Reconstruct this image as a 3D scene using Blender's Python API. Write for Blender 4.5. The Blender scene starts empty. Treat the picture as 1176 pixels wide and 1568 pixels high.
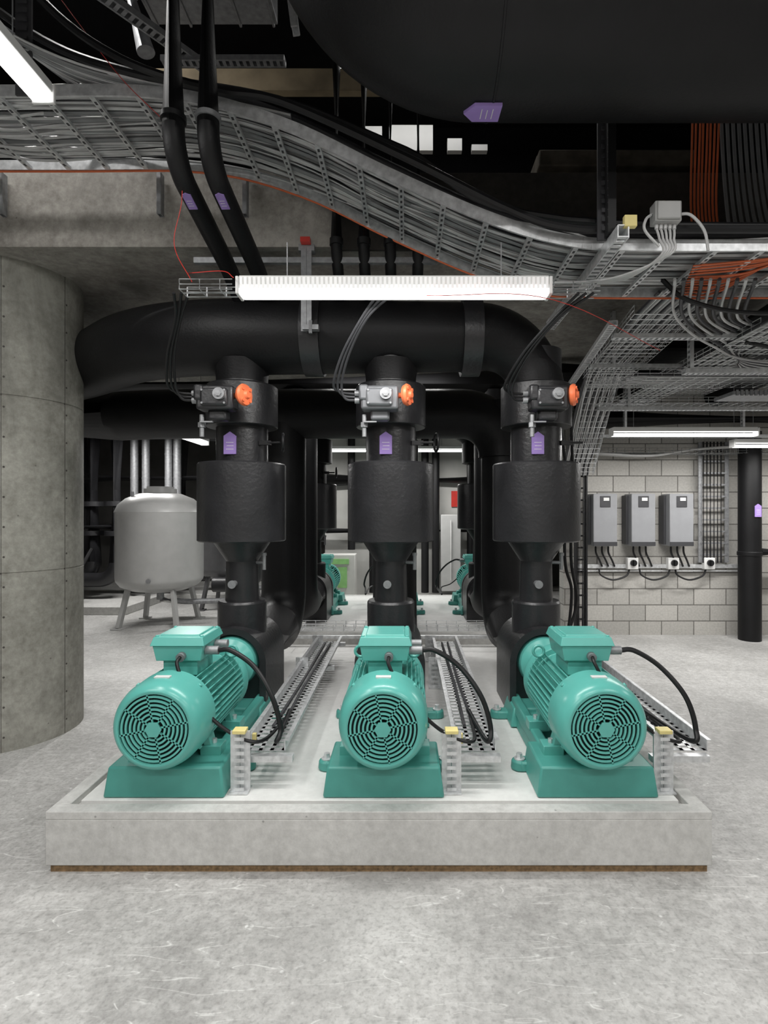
import bpy, math, random
from mathutils import Vector, Matrix
random.seed(7)
S = bpy.context.scene
try:
    S.view_settings.view_transform = 'Standard'
    S.view_settings.look = 'None'
    S.view_settings.exposure = 0.0
except Exception:
    pass
pi = math.pi
V = Vector

# ------------------------------------------------------------ materials
def base_mat(name):
    m = bpy.data.materials.new(name); m.use_nodes = True
    nt = m.node_tree; b = nt.nodes["Principled BSDF"]
    return m, nt, b

def mat(name, col, rough=0.5, metal=0.0, var=0.12, scale=8.0, bump=0.0, bscale=60.0, emit=0.0, spec=0.5):
    m, nt, b = base_mat(name)
    tc = nt.nodes.new("ShaderNodeTexCoord")
    n = nt.nodes.new("ShaderNodeTexNoise"); n.inputs["Scale"].default_value = scale; n.inputs["Detail"].default_value = 5
    nt.links.new(tc.outputs["Object"], n.inputs["Vector"])
    r = nt.nodes.new("ShaderNodeValToRGB")
    r.color_ramp.elements[0].position = 0.3; r.color_ramp.elements[1].position = 0.7
    r.color_ramp.elements[0].color = tuple(c*(1-var) for c in col)+(1,)
    r.color_ramp.elements[1].color = tuple(min(1, c*(1+var)) for c in col)+(1,)
    nt.links.new(n.outputs["Fac"], r.inputs["Fac"]); nt.links.new(r.outputs["Color"], b.inputs["Base Color"])
    b.inputs["Roughness"].default_value = rough; b.inputs["Metallic"].default_value = metal
    b.inputs["Specular IOR Level"].default_value = spec
    if bump > 0:
        n2 = nt.nodes.new("ShaderNodeTexNoise"); n2.inputs["Scale"].default_value = bscale; n2.inputs["Detail"].default_value = 4
        nt.links.new(tc.outputs["Object"], n2.inputs["Vector"])
        bp = nt.nodes.new("ShaderNodeBump"); bp.inputs["Strength"].default_value = bump; bp.inputs["Distance"].default_value = 0.01
        nt.links.new(n2.outputs["Fac"], bp.inputs["Height"]); nt.links.new(bp.outputs["Normal"], b.inputs["Normal"])
    if emit > 0:
        b.inputs["Emission Color"].default_value = (1, 1, 0.98, 1); b.inputs["Emission Strength"].default_value = emit
    return m

def concrete(name, dark, light, big=1.3, stain=0.0, rough=0.75, scratch=False, pits=True, fine=0.4, e0=0.38, e1=0.60):
    m, nt, b = base_mat(name)
    N = nt.nodes.new; L = nt.links.new
    tc = N("ShaderNodeTexCoord")
    n1 = N("ShaderNodeTexNoise"); n1.inputs["Scale"].default_value = big; n1.inputs["Detail"].default_value = 9; n1.inputs["Roughness"].default_value = 0.7
    n2 = N("ShaderNodeTexNoise"); n2.inputs["Scale"].default_value = 22; n2.inputs["Detail"].default_value = 9; n2.inputs["Roughness"].default_value = 0.7
    for n in (n1, n2): L(tc.outputs["Object"], n.inputs["Vector"])
    mx = N("ShaderNodeMath"); mx.operation = 'MULTIPLY_ADD'; mx.inputs[1].default_value = 1-fine
    m4 = N("ShaderNodeMath"); m4.operation = 'MULTIPLY'; m4.inputs[1].default_value = fine
    L(n2.outputs["Fac"], m4.inputs[0]); L(n1.outputs["Fac"], mx.inputs[0]); L(m4.outputs[0], mx.inputs[2])
    r = N("ShaderNodeValToRGB"); r.color_ramp.elements[0].position = e0; r.color_ramp.elements[1].position = e1
    r.color_ramp.elements[0].color = tuple(dark)+(1,); r.color_ramp.elements[1].color = tuple(light)+(1,)
    L(mx.outputs[0], r.inputs["Fac"])
    col = r.outputs["Color"]
    def over(fac, c, col, k):
        mm = N("ShaderNodeMath"); mm.operation = 'MULTIPLY'; mm.inputs[1].default_value = k; L(fac, mm.inputs[0])
        mi = N("ShaderNodeMix"); mi.data_type = 'RGBA'
        L(mm.outputs[0], mi.inputs["Factor"]); L(col, mi.inputs["A"]); mi.inputs["B"].default_value = tuple(c)+(1,)
        return mi.outputs["Result"]
    def ramp(src, a, bb, inv=False):
        q = N("ShaderNodeValToRGB"); q.color_ramp.elements[0].position = a; q.color_ramp.elements[1].position = bb
        if inv:
            q.color_ramp.elements[0].color = (1,1,1,1); q.color_ramp.elements[1].color = (0,0,0,1)
        L(src, q.inputs["Fac"]); return q.outputs["Color"]
    if pits:
        vo = N("ShaderNodeTexVoronoi"); vo.inputs["Scale"].default_value = 9 if not scratch else 7
        L(tc.outputs["Object"], vo.inputs["Vector"])
        col = over(ramp(vo.outputs["Distance"], 0.03, 0.06, True), tuple(d*0.45 for d in dark) if not scratch else (0.85,0.85,0.84), col, 0.7)
    if scratch:
        for k, (sc, w) in enumerate(((3.5, 0.006), (8.0, 0.008), (5.0, 0.006), (6.0, 0.006), (11.0, 0.009))):
            n3 = N("ShaderNodeTexNoise"); n3.inputs["Scale"].default_value = sc; n3.inputs["Detail"].default_value = 1.0; n3.inputs["Distortion"].default_value = 0.25
            mp = N("ShaderNodeMapping"); mp.inputs["Location"].default_value = (k*7.3, k*3.1, 0); mp.inputs["Rotation"].default_value = (0, 0, k*1.1)
            mp.inputs["Scale"].default_value = (0.35, 2.2, 1)
            L(tc.outputs["Object"], mp.inputs["Vector"]); L(mp.outputs[0], n3.inputs["Vector"])
            sb = N("ShaderNodeMath"); sb.operation = 'SUBTRACT'; sb.inputs[1].default_value = 0.5; L(n3.outputs["Fac"], sb.inputs[0])
            ab = N("ShaderNodeMath"); ab.operation = 'ABSOLUTE'; L(sb.outputs[0], ab.inputs[0])
            line = ramp(ab.outputs[0], 0.0, w, True)
            n5 = N("ShaderNodeTexNoise"); n5.inputs["Scale"].default_value = 7+k; n5.inputs["Detail"].default_value = 5; L(mp.outputs[0], n5.inputs["Vector"])
            msk = ramp(n5.outputs["Fac"], 0.51, 0.60)
            mm = N("ShaderNodeMath"); mm.operation = 'MULTIPLY'; L(line, mm.inputs[0]); L(msk, mm.inputs[1])
            col = over(mm.outputs[0], (0.90, 0.90, 0.88), col, 0.65)
        n8 = N("ShaderNodeTexNoise"); n8.inputs["Scale"].default_value = 60; n8.inputs["Detail"].default_value = 6; L(tc.outputs["Object"], n8.inputs["Vector"])
        col = over(ramp(n8.outputs["Fac"], 0.50, 0.72), tuple(d*0.6 for d in dark), col, 0.5)
        n9 = N("ShaderNodeTexNoise"); n9.inputs["Scale"].default_value = 0.55; n9.inputs["Detail"].default_value = 6; n9.inputs["Distortion"].default_value = 0.5
        L(tc.outputs["Object"], n9.inputs["Vector"])
        col = over(ramp(n9.outputs["Fac"], 0.52, 0.66), tuple(d*0.75 for d in dark), col, 0.40)
    if stain > 0:
        n6 = N("ShaderNodeTexNoise"); n6.inputs["Scale"].default_value = 2.6; n6.inputs["Detail"].default_value = 9; n6.inputs["Distortion"].default_value = 0.6; n6.inputs["Roughness"].default_value = 0.65
        mp = N("ShaderNodeMapping"); mp.inputs["Location"].default_value = (11, 5, 2); mp.inputs["Scale"].default_value = (1, 1, 0.35)
        L(tc.outputs["Object"], mp.inputs["Vector"]); L(mp.outputs[0], n6.inputs["Vector"])
        col = over(ramp(n6.outputs["Fac"], 0.5, 0.68), tuple(d*0.6 for d in dark), col, stain)
    L(col, b.inputs["Base Color"]); b.inputs["Roughness"].default_value = rough
    bp = N("ShaderNodeBump"); bp.inputs["Strength"].default_value = 0.35; bp.inputs["Distance"].default_value = 0.01
    L(mx.outputs[0], bp.inputs["Height"]); L(bp.outputs["Normal"], b.inputs["Normal"])
    return m

def block_mat(name, c1, c2, mortar):
    m, nt, b = base_mat(name); N = nt.nodes.new; L = nt.links.new
    tc = N("ShaderNodeTexCoord"); sp = N("ShaderNodeSeparateXYZ"); cb = N("ShaderNodeCombineXYZ")
    L(tc.outputs["Object"], sp.inputs[0]); 
    ad = N("ShaderNodeMath"); L(sp.outputs["X"], ad.inputs[0]); L(sp.outputs["Y"], ad.inputs[1])
    L(ad.outputs[0], cb.inputs["X"]); L(sp.outputs["Z"], cb.inputs["Y"])
    br = N("ShaderNodeTexBrick"); br.inputs["Scale"].default_value = 1; br.inputs["Brick Width"].default_value = 0.42
    br.inputs["Row Height"].default_value = 0.21; br.inputs["Mortar Size"].default_value = 0.007; br.inputs["Mortar Smooth"].default_value = 0.2
    br.inputs["Color1"].default_value = c1+(1,); br.inputs["Color2"].default_value = c2+(1,); br.inputs["Mortar"].default_value = mortar+(1,)
    L(cb.outputs[0], br.inputs["Vector"])
    n = N("ShaderNodeTexNoise"); n.inputs["Scale"].default_value = 40; n.inputs["Detail"].default_value = 4; L(tc.outputs["Object"], n.inputs["Vector"])
    mi = N("ShaderNodeMix"); mi.data_type = 'RGBA'; mi.blend_type = 'MULTIPLY'; mi.inputs["Factor"].default_value = 0.4
    L(br.outputs["Color"], mi.inputs["A"]); L(n.outputs["Fac"], mi.inputs["B"]); L(mi.outputs["Result"], b.inputs["Base Color"])
    bp = N("ShaderNodeBump"); bp.inputs["Strength"].default_value = 0.5; bp.inputs["Distance"].default_value = 0.008; bp.invert = True
    L(br.outputs["Fac"], bp.inputs["Height"]); L(bp.outputs["Normal"], b.inputs["Normal"]); b.inputs["Roughness"].default_value = 0.85
    return m

M_floor = concrete("floor_concrete", (0.33,0.325,0.315), (0.63,0.625,0.61), big=1.0, scratch=True, rough=0.5, fine=0.45)
M_plinth = concrete("plinth_concrete", (0.50,0.495,0.48), (0.68,0.675,0.655), big=3.0, stain=0.12, rough=0.7, fine=0.6)
M_ptop = concrete("plinth_top_paint", (0.72,0.715,0.70), (0.84,0.84,0.82), big=2.0, rough=0.45, pits=False)
M_conc = concrete("raw_concrete", (0.20,0.185,0.165), (0.42,0.40,0.365), big=1.8, stain=0.6, fine=0.45)
M_col = concrete("column_concrete", (0.20,0.195,0.168), (0.38,0.375,0.335), big=1.8, stain=0.6, fine=0.45)
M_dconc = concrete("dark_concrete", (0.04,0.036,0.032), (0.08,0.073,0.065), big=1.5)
M_void = mat("void_black", (0.008,0.008,0.009), 0.9, spec=0.1)  # black colour stands in for the darkness of the upper void
M_block = block_mat("concrete_block", (0.66,0.64,0.60), (0.52,0.505,0.475), (0.20,0.19,0.175))
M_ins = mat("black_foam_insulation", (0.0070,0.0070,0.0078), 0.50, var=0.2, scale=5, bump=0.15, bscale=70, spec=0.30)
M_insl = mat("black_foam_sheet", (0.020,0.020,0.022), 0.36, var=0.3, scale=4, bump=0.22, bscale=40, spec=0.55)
M_teal = mat("teal_enamel", (0.12,0.46,0.405), 0.26, var=0.05)
M_teald = mat("teal_base_enamel", (0.08,0.34,0.295), 0.4, var=0.08)
M_black = mat("black_rubber", (0.010,0.010,0.011), 0.45, spec=0.4)
M_dark = mat("cavity_shade", (0.008,0.025,0.023), 0.7)
M_galv = mat("galvanised_steel", (0.70,0.71,0.72), 0.4, metal=0.5, var=0.2, scale=30)
M_galvd = mat("galvanised_dull", (0.30,0.305,0.315), 0.5, metal=0.5, var=0.2, scale=30)
M_cg = mat("cable_grey", (0.24,0.245,0.25), 0.5)
M_cg2 = mat("cable_light_grey", (0.58,0.58,0.58), 0.5)
M_cg3 = mat("cable_dark_grey", (0.05,0.05,0.055), 0.5)
M_or = mat("cable_orange", (0.75,0.17,0.06), 0.5)
M_red = mat("red_plastic", (0.55,0.04,0.03), 0.35)
M_white = mat("white_plastic", (0.78,0.78,0.77), 0.4, var=0.03)
M_glow = mat("lamp_diffuser", (0.9,0.9,0.9), 0.4, emit=2.5)
M_glow2 = mat("lamp_louvre", (0.80,0.80,0.80), 0.4, emit=0.25)
M_pur = mat("purple_label", (0.33,0.22,0.56), 0.45, var=0.05)
M_yel = mat("yellow_cap", (0.80,0.68,0.28), 0.5)
M_tank = mat("tank_grey_paint", (0.42,0.42,0.415), 0.35, var=0.05)
M_box = mat("drive_grey", (0.30,0.305,0.32), 0.4, var=0.05)
M_cork = mat("cork_strip", (0.26,0.17,0.09), 0.9, var=0.4, scale=60)
M_wood = mat("timber", (0.30,0.24,0.155), 0.8, var=0.3, scale=6)
M_green = mat("green_panel", (0.22,0.45,0.16), 0.4)
M_pale = mat("pale_wall_paint", (0.45,0.45,0.43), 0.7, var=0.12, scale=2)
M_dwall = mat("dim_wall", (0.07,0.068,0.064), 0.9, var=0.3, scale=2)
M_knob = mat("orange_knob",(0.9,0.20,0.08),0.4)
M_act = mat("actuator_grey",(0.17,0.175,0.185),0.4,metal=0.3)

# ------------------------------------------------------------ mesh builder
def frame(d):
    d = d.normalized()
    a = V((0,0,1)) if abs(d.z) < 0.95 else V((1,0,0))
    u = d.cross(a).normalized(); w = u.cross(d).normalized()
    return u, w

class MB:
    def __init__(s): s.v=[]; s.f=[]; s.m=[]
    def add(s, vs, fs, m=0):
        o=len(s.v); s.v += [tuple(x) for x in vs]; s.f += [tuple(i+o for i in f) for f in fs]; s.m += [m]*len(fs)
    def box(s, c, sz, m=0, R=None, tx=1, ty=1):
        c=V(c); hx,hy,hz=[a/2 for a in sz]; vs=[]
        for z,kx,ky in ((-hz,1,1),(hz,tx,ty)):
            for x,y in ((-hx,-hy),(hx,-hy),(hx,hy),(-hx,hy)):
                p=V((x*kx,y*ky,z)); 
                if R: p=R@p
                vs.append(c+p)
        s.add(vs,[(3,2,1,0),(4,5,6,7),(0,1,5,4),(1,2,6,5),(2,3,7,6),(3,0,4,7)],m)
    def bar(s,p0,p1,w,h,m=0):
        p0=V(p0);p1=V(p1);d=p1-p0
        u,k=frame(d); vs=[]
        for p in (p0,p1):
            for a,b in ((-1,-1),(1,-1),(1,1),(-1,1)): vs.append(p+u*(a*w/2)+k*(b*h/2))
        s.add(vs,[(3,2,1,0),(4,5,6,7),(0,1,5,4),(1,2,6,5),(2,3,7,6),(3,0,4,7)],m)
    def lathe(s,prof,o=(0,0,0),ax=(0,0,1),n=32,m=0,caps=True):
        o=V(o);ax=V(ax).normalized();u,w=frame(ax);vs=[]
        for t,r in prof:
            for i in range(n):
                a=2*pi*i/n; vs.append(o+ax*t+u*(r*math.cos(a))+w*(r*math.sin(a)))
        fs=[]
        for j in range(len(prof)-1):
            for i in range(n):
                k=(i+1)%n; fs.append((j*n+i,(j+1)*n+i,(j+1)*n+k,j*n+k)[::-1])
        if caps:
            if prof[0][1]>1e-5: fs.append(tuple(range(n)))
            if prof[-1][1]>1e-5: fs.append(tuple((len(prof)-1)*n+i for i in range(n))[::-1])
        s.add(vs,[f[::-1] for f in fs],m)
    def cyl(s,p0,p1,r,r1=None,n=24,m=0):
        p0=V(p0);p1=V(p1); s.lathe([(0,r),((p1-p0).length,r if r1 is None else r1)],p0,p1-p0,n,m)
    def tube(s,pts,r,n=10,m=0):
        pts=[V(p) for p in pts]; N=len(pts); rs=r if isinstance(r,(list,tuple)) else [r]*N
        T=[]
        for i in range(N):
            a=pts[max(0,i-1)];b=pts[min(N-1,i+1)];T.append((b-a).normalized() if (b-a).length>1e-9 else V((0,0,1)))
        u,w=frame(T[0]);vs=[]
        for i in range(N):
            if i: 
                u=(u-T[i]*u.dot(T[i])); u.normalize(); w=T[i].cross(u).normalized()
            for k in range(n):
                a=2*pi*k/n; vs.append(pts[i]+u*(rs[i]*math.cos(a))+w*(rs[i]*math.sin(a)))
        fs=[]
        for j in range(N-1):
            for i in range(n):
                k=(i+1)%n; fs.append((j*n+i,j*n+k,(j+1)*n+k,(j+1)*n+i))
        fs.append(tuple(range(n))[::-1]); fs.append(tuple((N-1)*n+i for i in range(n)))
        s.add(vs,fs,m)
    def torus(s,c,ax,R,r,n=32,k=8,m=0):
        c=V(c);ax=V(ax).normalized();u,w=frame(ax);vs=[]
        for i in range(n):
            a=2*pi*i/n;d=u*math.cos(a)+w*math.sin(a)
            for j in range(k):
                b=2*pi*j/k;vs.append(c+d*(R+r*math.cos(b))+ax*(r*math.sin(b)))
        s.add(vs,[(i*k+j,((i+1)%n)*k+j,((i+1)%n)*k+(j+1)%k,i*k+(j+1)%k) for i in range(n) for j in range(k)],m)
    def ring(s,c,ax,r0,r1,t,n=40,m=0,a0=0,a1=2*pi):
        c=V(c);ax=V(ax).normalized();u,w=frame(ax);vs=[];full=abs(a1-a0-2*pi)<1e-6
        q=n if full else n+1
        for i in range(q):
            a=a0+(a1-a0)*i/n;d=u*math.cos(a)+w*math.sin(a)
            vs += [c+d*r0,c+d*r1,c+d*r1+ax*t,c+d*r0+ax*t]
        fs=[]
        for i in range(n):
            k=(i+1)%q
            for j in range(4): fs.append((i*4+j,i*4+(j+1)%4,k*4+(j+1)%4,k*4+j))
        if not full: fs += [(0,3,2,1),(n*4,n*4+1,n*4+2,n*4+3)]
        s.add(vs,fs,m)
    def prism(s,poly,d,m=0):
        n=len(poly);poly=[V(p) for p in poly];d=V(d)
        s.add(poly+[p+d for p in poly],[tuple(range(n))[::-1],tuple(range(n,2*n))]+[(i,(i+1)%n,n+(i+1)%n,n+i) for i in range(n)],m)
    def build(s,name,mats,parent=None,bevel=0,sharp=35,loc=None):
        me=bpy.data.meshes.new(name); me.from_pydata(s.v,[],s.f)
        for a in (mats if isinstance(mats,(list,tuple)) else [mats]): me.materials.append(a)
        me.polygons.foreach_set("material_index",s.m); me.polygons.foreach_set("use_smooth",[True]*len(s.f))
        import bmesh
        bm=bmesh.new(); bm.from_mesh(me); bmesh.ops.recalc_face_normals(bm,faces=bm.faces); bm.to_mesh(me); bm.free()
        try: me.set_sharp_from_angle(angle=math.radians(sharp))
        except Exception: pass
        me.update()
        ob=bpy.data.objects.new(name,me); S.collection.objects.link(ob)
        if parent: ob.parent=parent
        if loc: ob.location=loc
        if bevel:
            b=ob.modifiers.new("bevel",'BEVEL'); b.width=bevel; b.segments=2; b.limit_method='ANGLE'; b.angle_limit=math.radians(40)
            b.harden_normals=False
        return ob

def grp(name,loc=(0,0,0),rz=0):
    e=bpy.data.objects.new(name,None); e.empty_display_size=0.1; e.location=loc; e.rotation_euler=(0,0,rz)
    S.collection.objects.link(e); return e

def fillet(pts,R,n=8):
    pts=[V(p) for p in pts]; out=[pts[0]]
    for i in range(1,len(pts)-1):
        p,a,b=pts[i],pts[i-1],pts[i+1]; da=(a-p);db=(b-p)
        r=min(R,da.length*0.49 if i>1 else da.length*0.95,db.length*0.49 if i<len(pts)-2 else db.length*0.95)
        A=p+da.normalized()*r;B=p+db.normalized()*r
        ang=da.angle(db)
        w=math.sin(ang/2)
        for k in range(n+1):
            t=k/n; c0=(1-t)**2;c1=2*t*(1-t)*w;c2=t*t
            out.append((A*c0+p*c1+B*c2)/(c0+c1+c2))
    out.append(pts[-1]); return out

def spl(pts,n=6):
    pts=[V(p) for p in pts];P=[pts[0]*2-pts[1]]+pts+[pts[-1]*2-pts[-2]];out=[]
    for i in range(1,len(P)-2):
        a,b,c,d=P[i-1],P[i],P[i+1],P[i+2]
        for k in range(n):
            t=k/n; out.append(0.5*((2*b)+(c-a)*t+(2*a-5*b+4*c-d)*t*t+(3*b-a-3*c+d)*t**3))
    out.append(pts[-1]); return out

# ------------------------------------------------------------ room shell
def slab(name,lo,hi,m,bevel=0):
    mb=MB(); c=[(a+b)/2 for a,b in zip(lo,hi)]; mb.box((0,0,0),[b-a for a,b in zip(lo,hi)])
    return mb.build(name,m,loc=c,bevel=bevel)
XL,XR,YB,YF,ZT=-7.0,6.5,12.0,-4.0,5.2
slab("floor",(XL,YF,-0.2),(XR,YB,0.0),M_floor)
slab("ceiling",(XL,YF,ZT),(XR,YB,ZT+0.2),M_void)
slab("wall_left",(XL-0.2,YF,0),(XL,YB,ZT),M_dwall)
slab("wall_right",(XR,YF,0),(XR+0.2,YB,ZT),M_block)
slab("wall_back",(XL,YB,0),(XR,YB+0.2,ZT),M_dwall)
slab("wall_front",(XL,YF-0.2,0),(XR,YF,ZT),M_conc)
slab("wall_block_partition",(2.05,7.23,0),(XR,7.43,3.3),M_block)
slab("wall_pale_partition",(-1.55,10.6,0),(2.05,10.8,3.3),M_pale)
slab("ceiling_slab",(XL,3.62,3.3),(XR,YB,3.78),M_conc)
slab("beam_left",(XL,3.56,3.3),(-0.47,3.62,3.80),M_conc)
slab("beam_right",(-0.47,3.60,3.3),(XR,3.62,3.80),M_dconc)  # dim light on this stretch is put into the darker concrete colour
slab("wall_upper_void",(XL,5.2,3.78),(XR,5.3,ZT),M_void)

# column with formwork seams
def build_column():
    g=grp("concrete_column",(-2.96,4.10,0)); mb=MB(); r=0.5
    prof=[(0,r)]
    for z in (1.19,2.38): prof += [(z-0.006,r),(z-0.003,r-0.006),(z+0.003,r-0.006),(z+0.006,r)]
    prof.append((3.3,r)); mb.lathe(prof,n=96); mb.build("shaft",M_col,g,sharp=20)
    mb=MB()
    for a in (-57,-10,150):
        a=math.radians(a); d=V((math.cos(a),math.sin(a),0))
        mb.bar(d*(r-0.002),d*(r-0.002)+V((0,0,3.3)),0.004,0.006)
        for k in range(16):
            z=0.1+k*0.2; e=V((math.cos(a+0.03),math.sin(a+0.03),0)); mb.cyl(e*(r-0.01)+V((0,0,z)),e*(r+0.0012)+V((0,0,z)),0.007,n=10)
    mb.build("formwork_seam",M_dconc,g)
build_column()

# plinths
def plinth(x0,x1,y0,y1,h=0.274):
    g=grp("concrete_equipment_plinth"); mb=MB(); t=0.07; gp=0.03
    mb.box(((x0+x1)/2,(y0+y1)/2,(0.035+h-0.035)/2),(x1-x0,y1-y0,h-0.07))
    for lo,hi in (((x0,y0),(x1,y0+t)),((x0,y1-t),(x1,y1)),((x0,y0+t),(x0+t,y1-t)),((x1-t,y0+t),(x1,y1-t))):
        mb.box(((lo[0]+hi[0])/2,(lo[1]+hi[1])/2,h-0.018),(hi[0]-lo[0],hi[1]-lo[1],0.036))
    mb.build("body",M_plinth,g,bevel=0.004)
    mb=MB(); e=t+gp; mb.box(((x0+x1)/2,(y0+y1)/2,h-0.019),(x1-x0-2*e,y1-y0-2*e,0.036)); mb.build("painted_top",M_ptop,g,bevel=0.003)
    mb=MB(); mb.box(((x0+x1)/2,(y0+y1)/2,0.018),(x1-x0-0.03,y1-y0-0.03,0.036)); mb.build("cork_bearing",M_cork,g)
plinth(-1.597,1.354,2.455,5.55)
plinth(-1.60,1.38,6.05,8.9)

# ------------------------------------------------------------ pumps
def pump(loc,rz=0):
    g=grp("centrifugal_pump",loc,rz); az=0.358; o=-0.145
    mb=MB()
    mb.box((0,0.16,0.07),(0.565,0.32,0.14),tx=0.93,ty=0.93)
    mb.box((0,0.75,0.045),(0.43,1.35,0.09),tx=0.94)
    mb.box((0,0.98,0.06),(0.50,0.3,0.11),tx=0.9,ty=0.8)
    for sx in (-1,1):
        mb.box((sx*0.185,0.65,0.11),(0.07,1.0,0.07),tx=0.8)
        for y in (0.30,1.02):
            mb.cyl((sx*0.305,y,0),(sx*0.305,y,0.05),0.045,0.04,n=20); mb.box((sx*0.255,y,0.025),(0.10,0.09,0.05))
    mb.build("base_frame",M_teald,g,bevel=0.010)
    mb=MB()
    for sx in (-1,1):
        for y in (0.30,1.02): mb.cyl((sx*0.305,y,0.05),(sx*0.305,y,0.08),0.016,n=6); mb.cyl((sx*0.305,y,0.05),(sx*0.305,y,0.056),0.028,n=16)
        for y in (0.18,0.50): mb.cyl((sx*0.175,y,0.18),(sx*0.175,y,0.205),0.013,n=6)
    mb.build("anchor_bolts",M_galv,g)
    mb=MB()
    for sx in (-1,1):
        for y in (0.18,0.50):
            mb.box((sx*0.170,y,0.160),(0.10,0.09,0.05)); mb.box((sx*0.145,y,0.215),(0.035,0.07,0.11),R=Matrix.Rotation(sx*-0.25,3,'Y'))
    mb.lathe([(0.045,0.158),(0.043,0.167),(0.048,0.176),(0.062,0.188),(0.085,0.198),(0.12,0.205),(0.25,0.208),(0.25,0.19),(0.065,0.16)],(0,o,az),(0,1,0),n=64,caps=False)
    for i in range(4):
        a=pi/4+i*pi/2; q=V((math.cos(a),0,math.sin(a))); p=q*0.208+V((0,0.21+o,az)); mb.cyl(p-q*0.01,p+q*0.006,0.011,n=8)
    mb.lathe([(0.22,0.164),(0.74,0.164),(0.74,0.196),(0.77,0.21),(0.80,0.21),(0.80,0.1)],(0,o,az),(0,1,0),n=48)
    nf=44
    for i in range(nf):
        a=2*pi*i/nf
        if abs(math.sin(a)-1)<0.12: continue
        d=V((math.cos(a),0,math.sin(a)))
        R=Matrix.Rotation(-a,3,'Y'); mb.box(V((0,0.49+o,az))+d*0.183,(0.045,0.48,0.006),R=R)
    mb.box((0,0.45+o,az+0.20),(0.17,0.22,0.09))
    mb.box((0,0.44+o,az+0.270),(0.22,0.25,0.075),tx=1.12,ty=1.08)
    mb.box((0,0.44+o,az+0.330),(0.268,0.29,0.042),tx=0.9,ty=0.9)
    mb.box((0,0.44+o,az+0.353),(0.20,0.22,0.012),tx=0.95,ty=0.95)
    for sx in (-1,1):
        mb.torus((sx*0.15,0.68+o,az+0.19),(0,1,0),0.030,0.009,n=20)
        for y in (0.33,0.55): mb.cyl((sx*0.11,y+o,az+0.34),(sx*0.11,y+o,az+0.357),0.010,n=8)
    mb.lathe([(0.80,0.15),(0.85,0.11),(0.88,0.10)],(0,o,az),(0,1,0),n=32)
    mb.lathe([(0.98,0.09),(1.0,0.105),(1.08,0.115),(1.11,0.16),(1.19,0.17)],(0,o,az),(0,1,0),n=32)
    mb.box((0,1.05+o,0.18),(0.09,0.08,0.20))
    mb.build("motor",M_teal,g,bevel=0.004)
    mb=MB()
    mb.lathe([(0.87,0.085),(0.88,0.11),(0.99,0.11),(1.0,0.085)],(0,o,az),(0,1,0),n=32)
    mb.build("coupling_guard",M_galvd,g)
    mb=MB(); c=(0,0.047+o,az)
    for r in (0.045,0.064,0.083,0.102,0.121,0.140):
        mb.ring(c,(0,1,0),r,r+0.009,0.008,n=48)
    mb.ring(c,(0,1,0),0.156,0.170,0.01,n=64)
    for i in range(8):
        a=2*pi*i/8+0.2; d=V((math.cos(a),0,math.sin(a))); mb.bar(V(c)+d*0.03+V((0,0.004,0)),V(c)+d*0.158+V((0,0.004,0)),0.008,0.007)
    mb.lathe([(0,0.038)]*1+[(0.012,0.034)],(0,0.04+o,az),(0,1,0),n=6)
    mb.build("fan_grille",M_teal,g)
    mb=MB(); mb.cyl((0,0.075+o,az),(0,0.08+o,az),0.172,n=48); mb.build("fan_shade_disc",M_dark,g)  # dark disc painted as the shade inside the fan cover
    mb=MB(); mb.box((0.0,0.14+o,az+0.2065),(0.07,0.03,0.006)); mb.build("nameplate",M_white,g)
    mb=MB()
    for y in (0.36,0.50):
        mb.cyl((0.12,y+o,az+0.275),(0.185,y+o,az+0.275),0.022,n=12)
    mb.cyl((0.02,0.32+o,az+0.26),(0.02,0.285+o,az+0.255),0.022,n=12)
    mb.build("cable_glands",M_galvd,g)
    mb=MB()
    mb.tube(spl([(0.18,0.36+o,az+0.275),(0.25,0.35+o,az+0.275),(0.37,0.33+o,az+0.20),(0.47,0.28+o,az+0.07),(0.515,0.27+o,az-0.08),(0.495,0.28+o,az-0.145),(0.46,0.6,az-0.165)],8),0.0125,n=10)
    mb.tube(spl([(0.02,0.285+o,az+0.258),(0.02,0.25+o,az+0.235),(0.06,0.23+o,az+0.16),(0.17,0.21+o,az+0.02),(0.30,0.22+o,az-0.09),(0.43,0.25+o,az-0.135),(0.46,0.5,az-0.17)],8),0.009,n=8)
    mb.build("motor_cables",M_black,g)
    n=28; zc=0.355; R0=0.22
    mb=MB()
    poly=[(R0,1.04,0)]+[(R0*math.cos(pi*i/n),1.04,zc+R0*math.sin(pi*i/n)) for i in range(n+1)]+[(-R0,1.04,0)]
    mb.prism(poly,(0,0.50,0),0)
    for i in range(n):
        a0=pi*i/n;a1=pi*(i+1)/n
        P=lambda a,r,y:V((r*math.cos(a),y,zc+r*math.sin(a)))
        mb.add([P(a0,0.185,0.985),P(a0,0.226,0.985),P(a1,0.226,0.985),P(a1,0.185,0.985),P(a0,0.185,1.05),P(a0,0.226,1.05),P(a1,0.226,1.05),P(a1,0.185,1.05)],
               [(0,1,2,3),(0,3,7,4),(1,5,6,2)])
    for sx in (-1,1): mb.box((sx*0.2055,1.0175,zc/2),(0.041,0.065,zc))
    mb.build("insulated_volute_casing",M_insl,g,sharp=30)
    return g
PX=(-1.125,-0.105,0.89)
for x in PX: pump((x,2.57,0.274))
PX2=(-1.18,-0.10,0.95)
for x in PX2: pump((x,8.25,0.274),pi)

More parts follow.
